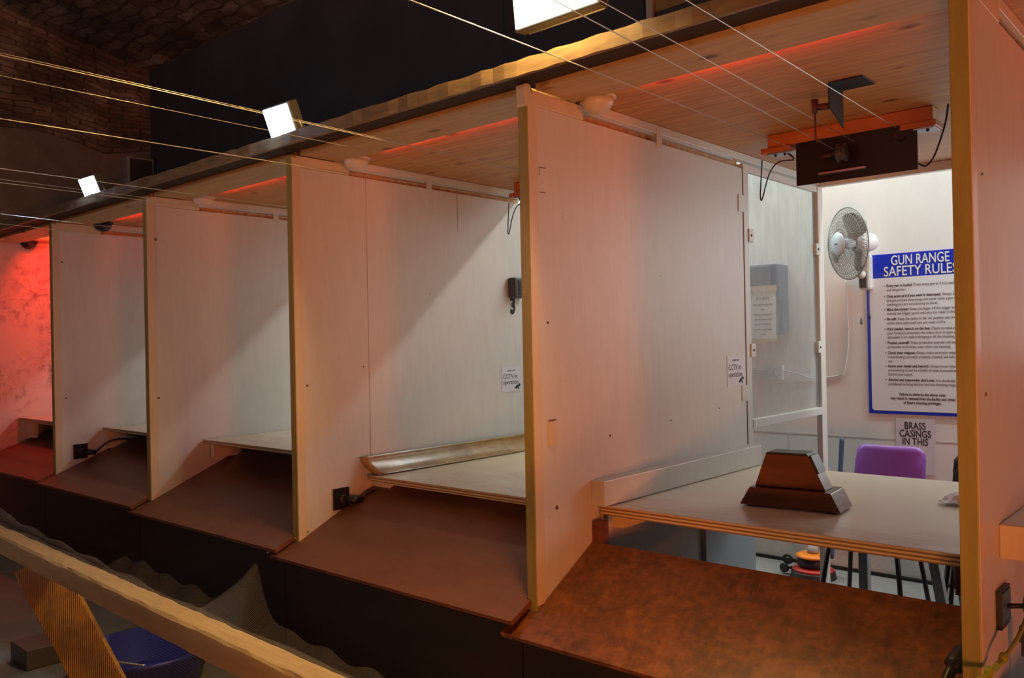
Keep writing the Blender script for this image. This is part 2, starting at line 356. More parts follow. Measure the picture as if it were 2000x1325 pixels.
for i in range(nseg+1):
    x = -6.5+7.9*i/nseg; dz = random.uniform(-.0025, .0035); dy = random.uniform(-.002, .002)
    ring.append([f.bm.verts.new(p) for p in ((x, -.135+dy, CZ-.028+dz*.6), (x, -.12, CZ-.028), (x, -.12, CZ+.016), (x, -.135+dy, CZ+.018+dz))])
for a, b in zip(ring, ring[1:]):
    for j in range(4): f.face((a[j], a[(j+1) % 4], b[(j+1) % 4], b[j]))
f.build('fascia_board', 'osb_edge', cn)
box(-1.262, 1.4, 2.36, 2.40, .822, CZ-.001).build('rear_header', 'paint_rail', cn)

# ---------------------------------------------------------------- partitions
names = {0: 'white painted partition nearest the camera at the right edge of the picture',
         1: 'white painted partition between the bay with the wooden block and the bay with the curled mat',
         2: 'white painted partition carrying the number 3',
         3: 'white painted partition fourth from the right, plain with no signs or sockets',
         4: 'white painted partition nearest the red end wall, with a black socket low down'}
ztop = {0: .848, 1: .848, 2: .81, 3: .81, 4: .79}
zp = .797
for k in range(5):
    x0, x1 = X[k], X[k]+TH
    t = thing('booth_partition', names[k], 'partition', (x0, 0, FL), 'partitions between the booths')
    m = MB().prism([(.028, zp), (1.475, zp), (1.475, FL+.002), (.028, FL+.002)], x0+.003, x1, 0); m.build('panel', 'paint', t, .002)
    box(x0-.001, x1+.001, 0, .027, -.87 if k < 2 else -.83, .846).build('front_edge_strip', 'strip', t, .002)
    box(x1, x1+.0035, .002, .042, -.80, .835).build('edging', 'strip_side', t)
    box(x1-.03, x1+.001, .0275, .2995, zp+.0005, .846).build('packing_piece', 'strip_side', t, .002)
    ye = 2.40 if k == 1 else 1.47
    box(x1-.035, x1+.002, .30 if k != 1 else .30, ye, .832, CZ-.001).build('top_rail', 'paint_rail', t, .002)
    box(x1-.02, x1-.006, .30, 1.40, .822, .832).build('metal_strip', 'pale_metal', t)
    box(x1-.034, x1-.022, .30, 1.47, zp+.0005, .8315).build('added_leak_filler', 'ply', t)  # added board closing the rail gap against leaking room light
    box(x1, x1+.004, .765, .80, .775, .85).build('fixing_tab', 'paint_rail', t)
    # small scuffs and screw holes, sitting proud by a hair
    for (yy, zz, r) in {1: [(.085, .10, .005), (.42, -.30, .005), (.112, -.505, .008), (1.22, -.26, .004), (.83, -.28, .004), (.36, -.45, .003)],
                        2: [(.06, -.13, .006), (.36, -.06, .004)], 3: [(.05, .62, .008), (.05, -.22, .007)], 4: [(.06, .60, .006), (.07, -.26, .006)], 0: [(.10, .40, .004), (.09, -.10, .006)]}[k]:
        MB().lathe([(r, 0), (r*.6, .0015)], (x1, yy, zz), (1, 0, 0), 10).build('screw_hole', 'mark' if r > .005 else 'screw', t)
    if k == 2:
        box(x1, x1+.0006, .392, .3935, -.53, zp).build('board_seam', 'mark', t)
        box(x1, x1+.0006, .975, .977, .60, .795).build('crack', 'mark', t)
    if k == 1:
        # patch of board outlined low on the front edge, and pencilled box near the top
        box(x1, x1+.0045, .080, .118, -.30, -.222).build('patch_plate', 'strip_side', t)
        box(x1, x1+.005, .078, .112, -.219, -.216).build('dark_gap', 'mark', t)
        for a in ((.052, .085, .600, .602), (.052, .085, .520, .522), (.050, .052, .575, .601)): box(x1+.0035, x1+.004, a[0], a[1], a[2], a[3]).build('pencil_mark', 'mark', t)
        box(x1, x1+.004, 1.43, 1.49, .60, .675).build('hinge_leaf', 'paint_rail', t, .001)
        box(x1, x1+.004, 1.43, 1.49, -.245, -.175).build('hinge_leaf', 'paint_rail', t, .001)
        box(x1-.03, x1+.001, 1.4755, 1.482, -.44, .80).build('rusty_gap', 'mark', t)
    # ledge beam
    if k == 0: box(x1, x1+.058, .185, 1.40, -.49, -.41).build('ledge_beam', 'strip_side', t, .003)
    if k == 1: box(x1, x1+.055, .30, 1.50, -.528, -.441).build('ledge_beam', 'paint_rail', t, .003)
# white cap wrapped round top of partition 1 strip
box(X[1]-.006, X[1]+TH+.004, -.006, .02, .79, .862).build('corner_cap', 'cone', None, .006)
tag(bpy.data.objects['corner_cap'], 'small white cap over the top of the front edge beside the mat bay', 'cap')

# window frame with hazy pane behind partition 1
xf = X[1]+TH
t = thing('screen_frame', 'white frame holding a scratched clear plastic sheet behind the partition', 'screen', (xf, 1.5, FL))
for a, b in ((1.485, 1.535), (2.33, 2.395)): box(xf-.03, xf, a, b, FL+.002, .821).build('post', 'paint_rail', t, .002)
box(xf-.03, xf+.004, 1.536, 2.329, -.372, -.335).build('bottom_rail', 'paint_rail', t, .002)
box(xf-.026, xf-.004, 1.536, 2.329, .79, .821).build('head_rail', 'paint_rail', t, .002)
box(xf-.02, xf-.016, 1.532, 2.332, -.34, .80).build('pane', 'haze', t)
box(xf-.026, xf-.022, 2.318, 2.33, -.33, .79).build('seal', 'mark', t)
for yy, zz in ((1.545, .50), (1.545, -.02), (2.31, .49), (2.31, -.02)):
    c = box(xf-.016, xf+.006, yy-.022, yy+.022, zz-.03, zz+.03).build('clip', 'paint_rail', t, .002)
    MB().lathe([(.007, 0), (.004, .003)], (xf+.006, yy, zz), (1, 0, 0), 12).build('screw', 'screw', c)

# ---------------------------------------------------------------- shooting tables
def table(label, x0, x1, y0, y1, zt, m, th=.034, extra=None):
    t = thing('shooting_table', label, 'table', ((x0+x1)/2, y0, zt-.1), 'shooting tables')
    def top(u, v): return (0, 0, 0)
    box(x0, x1, y0, y1, zt-.006, zt).build('tabletop', m, t, .004)
    box(x0+.002, x1-.002, y0+.004, y1-.004, zt-th, zt-.0062).build('plywood_core', 'edge_ply', t)
    return t
t0 = table('dusty plywood table in the nearest bay, under the dark wooden block', X[1]+TH+.008, X[0]-.006, .335, 1.50, -.530, 'table_dusty')
box(X[1]+TH+.001, X[1]+TH+.045, .30, .335, -.66, -.58).build('end_batten', 'osb', t0)
box(X[1]+TH+.055, X[1]+TH+.10, .345, 1.40, -.602, -.565).build('bearer', 'block_wood', t0)
box(X[0]-.12, X[0]-.012, .42, .46, -.66, -.566).build('bearer', 'ramp_brown', t0)
for lx, ly in ((-.735, 1.45), (-.515, 1.45), (-.43, 1.45)):
    T = Matrix.Translation((lx, ly, -.566)) @ Matrix.Rotation(.0 if lx < -.7 else -.16, 4, 'Y')
    box(-.018, .018, -.02, .02, -.80, -.01, T=T).build('leg', 'pale_metal', t0, .002)
box(X[1]+TH+.002, X[1]+TH+.02, 1.05, 1.49, FL+.01, -.60).build('side_panel', 'pale_metal', t0)
t1 = table('brown table in the second bay from the right, its mat curling up the partition', X[2]+TH+.05, X[1]-.004, .345, 1.47, -.545, 'table_brown', .028)
def liner(u, v):     # vinyl mat curled up against the partition
    a = v*1.35; R = .085; xb = X[2]+TH+.012
    x = xb+R*(1-math.sin(a))*1.0 if v < .85 else xb+R*(1-math.sin(.85*1.35))-(v-.85)*.01
    z = -.541+R*(1-math.cos(a))
    y = .315+u*1.15+(.05*(1-v))*(1-u)
    return (x, y, z+.012*v)
MB().grid(liner, 24, 14).build('curled_mat', 'vinyl', t1, solid=.003)
box(X[2]+TH+.004, X[2]+TH+.12, .40, .43, -.66, -.575).build('bearer', 'strip_side', t1)
t2 = table('pale brown table in the middle bay, third from the right', X[3]+TH+.006, X[2]-.004, .29, 1.47, -.463, 'table_brown', .022)
box(X[3]+TH+.02, X[3]+TH+.055, .33, 1.3, -.565, -.486).build('bearer', 'strip_side', t2)
t3 = table('brown table in the fourth bay from the right, above the looping black cable', X[4]+TH+.006, X[3]-.004, .285, 1.47, -.463, 'table_brown', .022)
box(X[4]+TH+.004, X[4]+TH+.04, .30, 1.3, -.60, -.486).build('bearer', 'strip_side', t3)
t4 = table('reddish table against the mouldy red end wall', X[5]+.004, X[4]-.004, .22, 1.47, -.452, 'table_brown', .03)
box(X[5]+.004, X[5]+.2, .26, .29, -.60, -.483).build('bearer', 'strip_side', t4)

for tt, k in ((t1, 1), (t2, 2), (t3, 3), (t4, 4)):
    box(X[k+1]+TH+.001, X[k]-.001, .50, .512, FL+.001, -.57 if k == 1 else -.487).build('added_light_block', 'front_board', tt)  # added dark panel, keeps room light from leaking under the table
# ---------------------------------------------------------------- sloping boards below the tables
def slope(label, x0, x1, ya, za, yb, zb, m):
    d = Vector((yb-ya, zb-za)).normalized(); nn = Vector((-d.y, d.x))*.016
    poly = [(ya, za), (yb, zb), (yb-nn.x, zb-nn.y), (ya-nn.x, za-nn.y)]
    o = MB().prism(poly, x0, x1, 0).build('sloping_board', m, None, .002)
    return tag(o, label, 'board', 'sloping boards in front of the tables')
def slope2(label, x0, x1, xl, y0, y1, z1, sl, m):    # one board, its lip running on in front of the partition
    z = lambda y: z1+(y-y1)*sl; mb = MB(); dy, dz = .016*sl/math.hypot(1, sl), -.016/math.hypot(1, sl)
    pl = lambda a, b: [(a, z(a)), (b, z(b)), (b+dy, z(b)+dz), (a+dy, z(a)+dz)]
    mb.prism(pl(-.003, y1), x0, x1, 0); mb.prism(pl(y0, -.003), xl, x1+.02, 0)
    tag(mb.build('sloping_board', m), label, 'board', 'sloping boards in front of the tables')
slope2('orange brown flake board sloping below the nearest table', X[1]+TH+.002, X[0]-.004, X[1]-.03, -.10, .30, -.652, .55, 'osb')
slope2('brown board sloping beneath the table with the curled mat', X[2]+TH+.002, X[1]-.004, X[2]-.03, -.10, .498, -.559, .45, 'ramp_brown')
slope2('brown board sloping beneath the middle table', X[3]+TH+.002, X[2]-.004, X[3]-.03, -.10, .498, -.549, .42, 'ramp_brown')
slope2('brown board sloping beside the low black socket near the end wall', X[4]+TH+.002, X[3]-.004, X[4]-.03, -.10, .498, -.536, .40, 'ramp_brown')
slope2('red lit board sloping against the end wall', X[5]+.002, X[4]-.004, X[5]+.002, -.10, .45, -.56, .37, 'ramp_brown')
slope2('flake board sloping in the bay right of the nearest partition', X[0]+TH+.002, 1.2, X[0]+.012, -.10, .12, -.76, .50, 'osb')
# rope-tied front boards beneath
for i, lab in enumerate(('dark vertical front board under the nearest bay', 'dark vertical front board under the curled mat bay', 'dark vertical front board under the middle bay',
             'dark vertical front board under the fourth bay', 'dark vertical front board by the end wall')):
    a = X[i+1]+.03; b = X[i]+.024 if i else 1.2
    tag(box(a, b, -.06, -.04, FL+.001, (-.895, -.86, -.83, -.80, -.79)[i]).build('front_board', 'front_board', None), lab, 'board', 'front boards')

# ---------------------------------------------------------------- wooden block on the nearest table
t = thing('wooden_block', 'dark stained trapezoid wooden block on the nearest dusty table', 'wooden block', (-.69, .70, -.53))
T = Matrix.Translation((-.69, .70, -.53)) @ Matrix.Rotation(.10, 4, 'Z')
def wp(poly, y0, y1):
    m = MB().prism(poly, y0, y1, 1)
    for v in m.bm.verts: v.co = T @ v.co
    return m
wp([(-.165, .006), (.165, .006), (.135, .066), (-.13, .066)], -.085, .065).build('base', 'wedge', t, .003)
wp([(-.122, .067), (.112, .067), (.058, .178), (-.082, .178)], -.055, .03).build('upright', 'wedge', t, .003)
wp([(-.083, .1785), (.059, .1785), (.052, .1845), (-.075, .1845)], -.056, .031).build('cap', 'wedge_dark', t, .002)
wp([(.066, .1785), (.060, .1785), (.086, .122), (.092, .122)], -.05, .028).build('end_strip', 'wedge_dark', t)
for fx in (-.14, .12): wp([(fx, .0), (fx+.03, .0), (fx+.03, .0055), (fx, .0055)], -.075, .055).build('foot', 'wedge_dark', t)

# crumpled film at the right of the table
def film(u, v):
    random.seed(int(u*97+v*1313)); return (-.20-.13*u, .98+.16*v, -.526+.03*math.sin(u*PI)*math.sin(v*PI)+random.uniform(0, .014))
o = MB().grid(film, 9, 9, None, False).build('crumpled_plastic', 'paper'); tag(o, 'small crumpled piece of white plastic film at the right end of the nearest table', 'plastic film')
random.seed(11)

# ---------------------------------------------------------------- target retriever in bay 0 and in bay 1
def retriever(dx, label, full=True):
    y = 1.25
    t = thing('target_motor', label, 'motor unit', (-.7+dx, y, CZ), 'target retriever motors under the canopy')
    def B(a, b, c, d, e, f): return box(a+dx, b+dx, c, d, e, f)
    B(-1.02, -.392, y, y+.09, .812, CZ-.001).build('hanging_plank', 'plank_orange', t, .003)
    B(-.394, -.390, y+.003, y+.087, .814, CZ-.003).build('plank_end', 'block_wood', t)
    B(-1.045, -.92, y-.012, y+.10, .789, .811).build('plank_foot', 'plank_orange', t, .003)
    B(-.50, -.378, y-.012, y+.10, .789, .811).build('plank_foot', 'plank_orange', t, .003)
    B(-1.02, -.895, y-.008, y+.07, .782, .788).build('bracket', 'steel', t)
    B(-.455, -.385, y-.008, y+.07, .782, .788).build('bracket', 'steel', t)
    B(-.898, -.442, y-.004, y, .640, .800).build('back_plate', 'black_metal', t)
    B(-.90, -.44, y, y+.085, .794, .811).build('motor_shelf', 'black_metal', t)
    B(-.80, -.62, y-.030, y-.004, .668, .675).build('reel_shelf', 'steel', t)
    MB().lathe([(.036, 0), (.036, .006), (.028, .010), (.028, .024), (.036, .028), (.036, .034), (.012, .036)], (-.715+dx, y-.045, .735), (1, 0, 0), 28).build('reel', 'grey_plastic', t)
    MB().tube([(-.75+dx, y-.045, .735), (-.675+dx, y-.045, .735)], .006, 10).build('reel_axle', 'rust', t)
    MB().tube([(-.78+dx, y-.006, .735), (-.78+dx, y-.03, .735), (-.74+dx, y-.045, .735)], .008, 8).build('axle_arm', 'rust', t)
    for hx, hz in ((-.905, .755), (-.50, .755)):
        MB().tube([(hx+dx-.002, y-.004, hz-.004), (hx+dx, y-.03, hz+.004), (hx+dx-.004, y-.055, hz+.010)], .004, 8).build('turnbuckle', 'rust', t)
    for bx in (-.99, -.95, -.41): MB().lathe([(.006, 0), (.006, -.005), (.003, -.009)], (bx+dx, y+.01, .782), (0, 0, 1), 8).build('bolt', 'screw', t)
    pts = [(-.905+dx, y-.01, .745), (-.96+dx, y-.03, .742), (-1.00+dx, y-.03, .70), (-1.03+dx, y-.03, .61), (-1.038+dx, y-.03, .60), (-1.04+dx, y-.03, .63), (-1.03+dx, y-.03, .76)]
    MB().tube(smooth(pts), .0028, 6).build('cable', 'black', t)
    pts = [(-.44+dx, y, .66), (-.41+dx, y-.02, .645), (-.38+dx, y-.02, .68), (-.345+dx, y-.02, .78), (-.335+dx, y-.01, .855)]
    MB().tube(smooth(pts), .0035, 6).build('cable', 'black', t)
    return t
def smooth(P, n=8):
    P = [Vector(p) for p in P]; out = []
    for i in range(len(P)-1):
        a = P[max(i-1, 0)]; b = P[i]; c = P[i+1]; d = P[min(i+2, len(P)-1)]
        for j in range(n):
            s = j/n; out.append(.5*((2*b)+(c-a)*s+(2*a-5*b+4*c-d)*s*s+(3*b-a-3*c+d)*s**3))
    out.append(P[-1]); return out
retriever(0, 'black motor plate hung from an orange plank above the nearest table')
retriever(-1.39, 'orange plank end of a motor unit just left of the partition beside the nearest bay')
# angle bracket
t = thing('angle_bracket', 'black steel angle bracket with a hanging hook below the nearest bay ceiling', 'bracket', (-.5, .78, CZ))
m = MB(); m.box(-.535, -.445, .70, .82, CZ-.006, CZ-.001); m.box(-.540, -.534, .72, .805, .755, CZ-.001)
m = MB().prism([(.70, CZ-.001), (.82, CZ-.001), (.82, CZ-.006), (.70, CZ-.006)], -.555, -.445, 0); m.build('flange', 'black_metal', t, .001)
MB().prism([(.70, CZ-.006), (.82, CZ-.006), (.82, .735), (.70, .785)], -.555, -.550, 0).build('leg', 'black_metal', t, .001)
MB().tube([(-.556, .74, .795), (-.60, .72, .795)], .011, 10).build('bolt', 'rust', t)
MB().tube([(-.605, .715, .82), (-.605, .715, .775)], [.012, .009], 10).build('swivel', 'rust', t)
MB().tube(smooth([(-.605, .715, .775), (-.605, .716, .70), (-.60, .72, .682), (-.594, .72, .69)]), .0035, 8).build('hook', 'rust', t)

# ---------------------------------------------------------------- wires (taut, running down range)
W = [  # x, (y, z) seen point, slope dz/dy, right end y, label
 (-.905, -.79, .802, -.0054, 1.19, 'left target wire of the nearest bay, crossing above the partition beside the block'),
 (-.650, -.432, .833, -.0400, 1.20, 'upper reel wire of the nearest bay, below the warm floodlight'),
 (-.716, -.465, .824, -.0480, 1.20, 'lower reel wire of the nearest bay, touching the warm floodlight'),
 (-.500, -.295, .830, -.0250, 1.20, 'right target wire of the nearest bay, passing the steel angle bracket'),
 (-2.22, -1.201, .714, .0070, 1.20, 'lowest bright wire passing under the larger blue floodlight'),
 (-2.01, -1.265, .777, -.0068, 1.20, 'thin middle wire passing the foot of the larger blue floodlight'),
 (-1.81, -1.326, .769, -.009, 1.20, 'bright wire passing right across the larger blue floodlight'),
 (-1.84, -1.317, .784, -.0100, 1.20, 'faint wire just above the bright wire of the larger blue floodlight'),
 (-3.50, -.804, .758, -.010, 1.20, 'lower wire running to the smaller blue floodlight from the left edge'),
 (-3.20, -.898, .760, -.010, 1.20, 'bright upper wire passing above the smaller blue floodlight'),
 (-3.35, -.860, .745, -.012, 1.20, 'thin wire between the two wires behind the smaller blue floodlight'),
 (-4.80, -.405, .760, -.0304, 1.20, 'lowest wire at the left edge, pale blue, below the smaller blue floodlight'),
 (-4.40, -.528, .757, -.0334, 1.20, 'violet wire at the left edge, second from the lowest'),
]
for x, y, z, sl, ye, lab in W:
    pts = [(x, yy, z+sl*(yy-y)) for yy in (-8.5, -4, -1.5, ye)]
    o = MB().tube(pts, .0016 if 'thin' not in lab and 'faint' not in lab else .0009, 6).build('target_wire', 'wire')
    tag(o, lab, 'wire', 'target wires')

# ---------------------------------------------------------------- dome sensors under the canopy
for k, lab, mt in ((1, 'pale dome on the canopy corner above the partition beside the wooden block', 'cone'), (2, 'pale dome on the canopy corner above the number 3 partition', 'cone'),
                   (3, 'pale dome on the canopy corner above the plain partition', 'cone'), (4, 'black dome under the canopy above the partition near the end wall', 'black'), (5, 'black dome under the canopy beside the red end wall', 'black')):
    x = X[k]+TH+.072 if k < 5 else X[5]+.09
    t = thing('ceiling_dome', lab, 'dome', (x, .285, CZ-.001), 'domes under the canopy')
    MB().lathe([(.062, 0), (.064, -.008), (.058, -.012)], (x, .285, CZ-.001), (0, 0, 1), 28).build('rim', mt, t)
    MB().lathe([(.056, -.012), (.052, -.028), (.042, -.044), (.026, -.056), (.008, -.061)], (x, .285, CZ-.001), (0, 0, 1), 28).build('dome', mt, t)

# ---------------------------------------------------------------- floodlights standing on the canopy edge
def flood(loc, w, h, tilt, yawa, m, label, d=.045):
    t = thing('floodlight', label, 'floodlight', loc, 'floodlights on the canopy edge')
    R = Matrix.Translation(Vector(loc)+Vector((0, 0, h/2+.035))) @ Matrix.Rotation(yawa, 4, 'Z') @ Matrix.Rotation(tilt[0], 4, 'X') @ Matrix.Rotation(tilt[1], 4, 'Y')
    box(-w/2-.008, w/2+.008, -.002, d, -h/2-.008, h/2+.008, T=R).build('housing', 'grey_plastic', t, .004)
    for i in range(5): box(-w/2+.02+i*(w-.04)/4-.002, -w/2+.02+i*(w-.04)/4+.002, d, d+.015, -h/2+.01, h/2-.01, T=R).build('fin', 'grey_plastic', t)
    box(-w/2, w/2, -.006, -.0021, -h/2, h/2, T=R).build('lens', m, t, .003)
    c = Vector(loc); pts = [R @ Vector((-w/2-.012, .02, 0)), c+Vector((-w/2-.005, .05, .045)), c+Vector((-w/2+.01, .06, .036)), c+Vector((w/2-.01, .06, .036)), c+Vector((w/2+.005, .05, .045)), R @ Vector((w/2+.012, .02, 0))]
    MB().tube(pts, .005, 6).build('bracket', 'steel', t)
    return t, R
flood((-2.432, -.13, CZ-.018), .165, .115, (.38, .02), 0, 'led', 'larger of the two cold blue-white floodlights, above the second partition from the camera')
flood((-4.255, -.13, CZ-.038), .19, .115, (.38, .02), 0, 'led', 'smaller cold blue-white floodlight, farthest along the canopy')
flood((-1.028, -.13, CZ+.082), .30, .22, (.10, .0), 0, 'led_warm', 'large warm floodlight cut off by the top edge of the picture')
area('warm_floodlight_beam', (-1.02, -.14, CZ+.22), (-1.7, -1.1, -.75), .22, .16, 62, (1, .60, .20))
area('cold_floodlight_beam', (-2.47, -.15, CZ+.09), (-2.6, -1.6, .0), .1, .08, 2.2, (.5, .7, 1))
area('cold_floodlight_beam', (-4.30, -.15, CZ+.09), (-4.4, -1.6, .0), .1, .08, 2.2, (.45, .6, 1))

# boards on the black wall above the canopy
t = thing('framed_panel', 'amber panel in a pale frame at the top edge, right of the warm floodlight', 'panel', (-1.5, 1.26, 1.45))
box(-1.56, -1.08, 1.262, 1.268, 1.52, 1.95).build('sheet', 'yellow_panel', t)
for a in ((-1.585, -1.55, 1.44, 2.0), (-1.08, -1.05, 1.44, 2.0), (-1.585, -1.05, 1.44, 1.465)): box(a[0], a[1], 1.245, 1.262, a[2], a[3]).build('frame', 'paint_rail', t)
t = thing('black_board', 'black board with chalked letters below the warm floodlight', 'board', (-2.0, 1.26, 1.4))
box(-2.46, -1.60, 1.258, 1.268, 1.25, 2.05).build('sheet', 'black_wall', t)
text('chalk_lettering', 'HILLA', .075, 'grey_ink', t, TX(-2.33, 1.256, 1.60))
t = thing('wall_speaker', 'pale grey speaker box high on the end wall, right of the smaller floodlight', 'speaker', (-6.45, 1.15, 1.4))
box(-6.498, -6.40, 1.03, 1.255, 1.30, 1.62).build('case', 'speaker', t, .01)
box(-6.40, -6.396, 1.05, 1.235, 1.32, 1.60).build('grille', 'grey_plastic', t)

# ---------------------------------------------------------------- notices and numbers
def paper_x(lab, x, y0, y1, z0, z1, lines, name='notice', mt='paper_lilac'):
    t = thing(name, lab, 'notice', (x, (y0+y1)/2, z0))
    box(x+.0005, x+.002, y0, y1, z0, z1).build('sheet', mt, t)
    return t
def cctv(x, y0, z1, lab):
    t = paper_x(lab, x, y0, y0+.158, z1-.135, z1, 0)
    text('lettering', 'CCTV in', .034, 'ink', t, TXp(x+.0022, y0+.068, z1-.062), 'CENTER', 0, .95)
    text('lettering', 'operation', .034, 'ink', t, TXp(x+.0022, y0+.072, z1-.093), 'CENTER', 0, .95)
    text('lettering', 'SECURITY CAM', .011, 'ink', t, TXp(x+.0022, y0+.075, z1-.024), 'CENTER', 0, .8)
    m = MB(); T = TXp(x+.0022, y0+.132, z1-.112) @ Matrix.Rotation(.45, 4, 'Z')
    m.box(-.02, .02, .0, .014, 0, .0005, T=T); m.box(-.004, .003, -.014, 0, 0, .0005, T=T); m.box(-.026, -.021, .002, .012, 0, .0005, T=T); m.build('camera_symbol', 'ink', t)
cctv(X[1]+TH, 1.297, -.040, 'CCTV notice at the back edge of the partition beside the wooden block')
cctv(X[2]+TH, 1.282, -.095, 'CCTV notice below the number 3 on the second partition')
t = thing('bay_number', 'black number 3 stencilled on the second partition', 'number', (X[2]+TH, 1.38, .2))
text('numeral', '3', .125, 'ink', t, TXp(X[2]+TH+.0008, 1.360, .195), 'LEFT', .006, .72)
t = thing('speaker_box', 'small dark grey box fixed above the number 3', 'box', (X[2]+TH, 1.4, .25))
box(X[2]+TH, X[2]+TH+.055, 1.345, 1.455, .275, .385).build('case', 'grey_plastic', t, .008)
box(X[2]+TH+.0551, X[2]+TH+.058, 1.37, 1.43, .29, .37).build('front_plate', 'black', t, .002)

# ---------------------------------------------------------------- sockets, plugs and ropes on the partitions
def socket(x, y, z, lab, ring=False, cab=None, side=1):
    t = thing('socket_plate', lab, 'socket', (x, y, z), 'sockets low on the partitions')
    box(x, x+.006, y-.043, y+.043, z-.047, z+.047).build('plate', 'black', t, .001)
    MB().lathe([(.018, 0), (.018, .012), (.014, .012), (.014, .004)], (x+.006, y+.004, z), (1, 0, 0), 16).build('jack', 'grey_plastic', t)
    p = thing('cable_plug', 'black plug and cord at the '+lab.replace('black ', ''), 'plug', (x+.03, y+.05, z), 'plugs at the sockets')
    MB().tube([(x+.02, y+.012, z), (x+.045, y+.03, z-.006), (x+.05, y+.075, z-.012)], [.010, .018, .014], 12).build('plug_body', 'black', p)
    MB().tube(smooth(cab or [(x+.05, y+.075, z-.012), (x+.05, y+.11, z+.01), (x+.05, y+.16, z+.02), (x+.05, y+.24, z+.015)]), .005, 8).build('cord', 'black' if not ring else 'rust', p)
    return p
socket(X[2]+TH, .222, -.634, 'black socket plate below the curled mat')
xs = X[4]+TH
socket(xs, .150, -.605, 'black socket plate low on the partition nearest the end wall', False, [(xs+.05, .225, -.617), (xs+.05, .30, -.56), (xs+.06, .38, -.545), (xs+.06, .46, -.56), (xs+.06, .52, -.62)])
# nearest partition: plate, ring, plug, rope
x = X[0]+TH
t = thing('socket_plate', 'grey faced black plate low on the nearest partition, right edge', 'plate', (x, .18, -.6), 'sockets low on the partitions')
box(x, x+.012, .138, .228, -.645, -.555).build('plate', 'black', t, .001)
box(x+.012, x+.014, .146, .222, -.638, -.562).build('face', 'navy', t)
t = thing('ring_hook', 'black iron ring at the right edge holding the green rope', 'ring', (x+.03, .24, -.6))
MB().tube([(x+.045+.0*math.cos(a), .240+.026*math.cos(a), -.60+.026*math.sin(a)) for a in [i*2*PI/28 for i in range(28)]], .0045, 8, closed=True).build('ring', 'black', t)
MB().tube([(x+.012, .19, -.60), (x+.045, .215, -.60)], .006, 8).build('eye', 'black', t)
t = thing('cable_plug', 'dark plug with a red loop hanging below the iron ring', 'plug', (x+.045, .24, -.68))
MB().tube(smooth([(x+.045, .245, -.625), (x+.046, .25, -.66), (x+.046, .25, -.70), (x+.046, .246, -.73)]), [.008]*8+[.022]*8+[.018]*8+[.010], 12).build('plug_body', 'navy', t)
MB().tube([(x+.07, .262+.012*math.cos(a), -.685+.03*math.sin(a)) for a in [i*2*PI/20 for i in range(20)]], .003, 6, closed=True).build('red_loop', 'red_plastic', t)
MB().tube(smooth([(x+.046, .246, -.73), (x+.046, .235, -.78), (x+.05, .20, -.82), (x+.05, .18, -.86)]), .006, 8).build('cord', 'red_plastic', t)
t = thing('rope', 'green rope tied to the iron ring, crossing the nearest partition edge', 'rope', (x+.04, .1, -.65))
MB().tube(smooth([(x+.045, .262, -.612), (x+.047, .16, -.640), (x+.04, .06, -.665), (x+.02, -.03, -.69), (-.05, -.14, -.735), (-.14, -.24, -.80)]), .0045, 8).build('strand', 'yellow_rope', t)
MB().tube(smooth([(x+.045, .255, -.606), (x+.05, .17, -.632), (x+.043, .07, -.660), (x+.02, -.03, -.688)]), .0045, 8).build('strand', 'yellow_rope', t)
for y, z in ((.035, -.67), (-.02, -.687)): MB().lathe([(.002, -.012), (.009, -.008), (.010, 0), (.009, .008), (.002, .012)], (x+.036 if y > 0 else x+.02, y, z), (0, .8, .4), 12).build('knot', 'yellow_rope', t)
MB().tube(smooth([(x+.02, -.02, -.69), (x+.022, -.015, -.74), (x+.02, -.02, -.80)]), .003, 8).build('loose_end', 'yellow_rope', t)
t = thing('cable_plug', 'black plug on a cord lying on the flake board at the nearest partition', 'plug', (-.1, .0, -.78))
MB().tube(smooth([(-.02, .16, -.690), (-.035, .10, -.700), (-.05, .05, -.725), (-.06, .00, -.77)]), [.010]*8+[.022]*8+[.012]*8+[.008], 12).build('plug_body', 'black', t)
MB().tube(smooth([(-.06, .00, -.775), (-.09, -.01, -.775), (-.12, -.015, -.79)]), [.004]*8+[.005]*4+[.012]*5, 10).build('lead', 'black', t)
# green cord at second partition foot
o = MB().tube(smooth([(X[2]+.045, .05, -.745), (X[2]+.01, -.012, -.775), (X[2]-.02, -.06, -.80), (X[2]-.045, -.10, -.822)]), .003, 6).build('rope', 'yellow_rope')
tag(o, 'thin green cord at the foot of the number 3 partition', 'rope')
o = MB().tube(smooth([(-6.49, .06, -.66), (-5.9, .05, -.665), (-5.22, .055, -.655)]), .0025, 6).build('rope', 'yellow_rope')
tag(o, 'thin yellowish cord stretched across the bay by the end wall', 'rope')

# ---------------------------------------------------------------- back room: rules sign
YW = 2.998
t = thing('safety_sign', 'large blue and white GUN RANGE SAFETY RULES sign on the back wall', 'sign', (-.965, YW, -.41))
sx0, sx1, sz0, sz1 = -1.235, -.690, -.415, .498
box(sx0, sx1, YW-.006, YW-.001, sz0, sz1).build('board', 'sign_blue', t, .001)
def rrect(x0, x1, z0, z1, r, n=6):
    P = []
    for cx, cz, a0 in ((x1-r, z1-r, 0), (x0+r, z1-r, 90), (x0+r, z0+r, 180), (x1-r, z0+r, 270)):
        for i in range(n+1): a = math.radians(a0+90*i/n); P.append((cx+r*math.cos(a), cz+r*math.sin(a)))
    return P
MB().prism(rrect(sx0+.018, sx1-.018, sz0+.018, .362, .018), YW-.0068, YW-.0061, 1).build('white_field', 'sign_white', t)
text('heading', 'GUN RANGE', .078, 'sign_white', t, TX(-.944, YW-.0072, .433), 'CENTER', .0008, .82, .305)
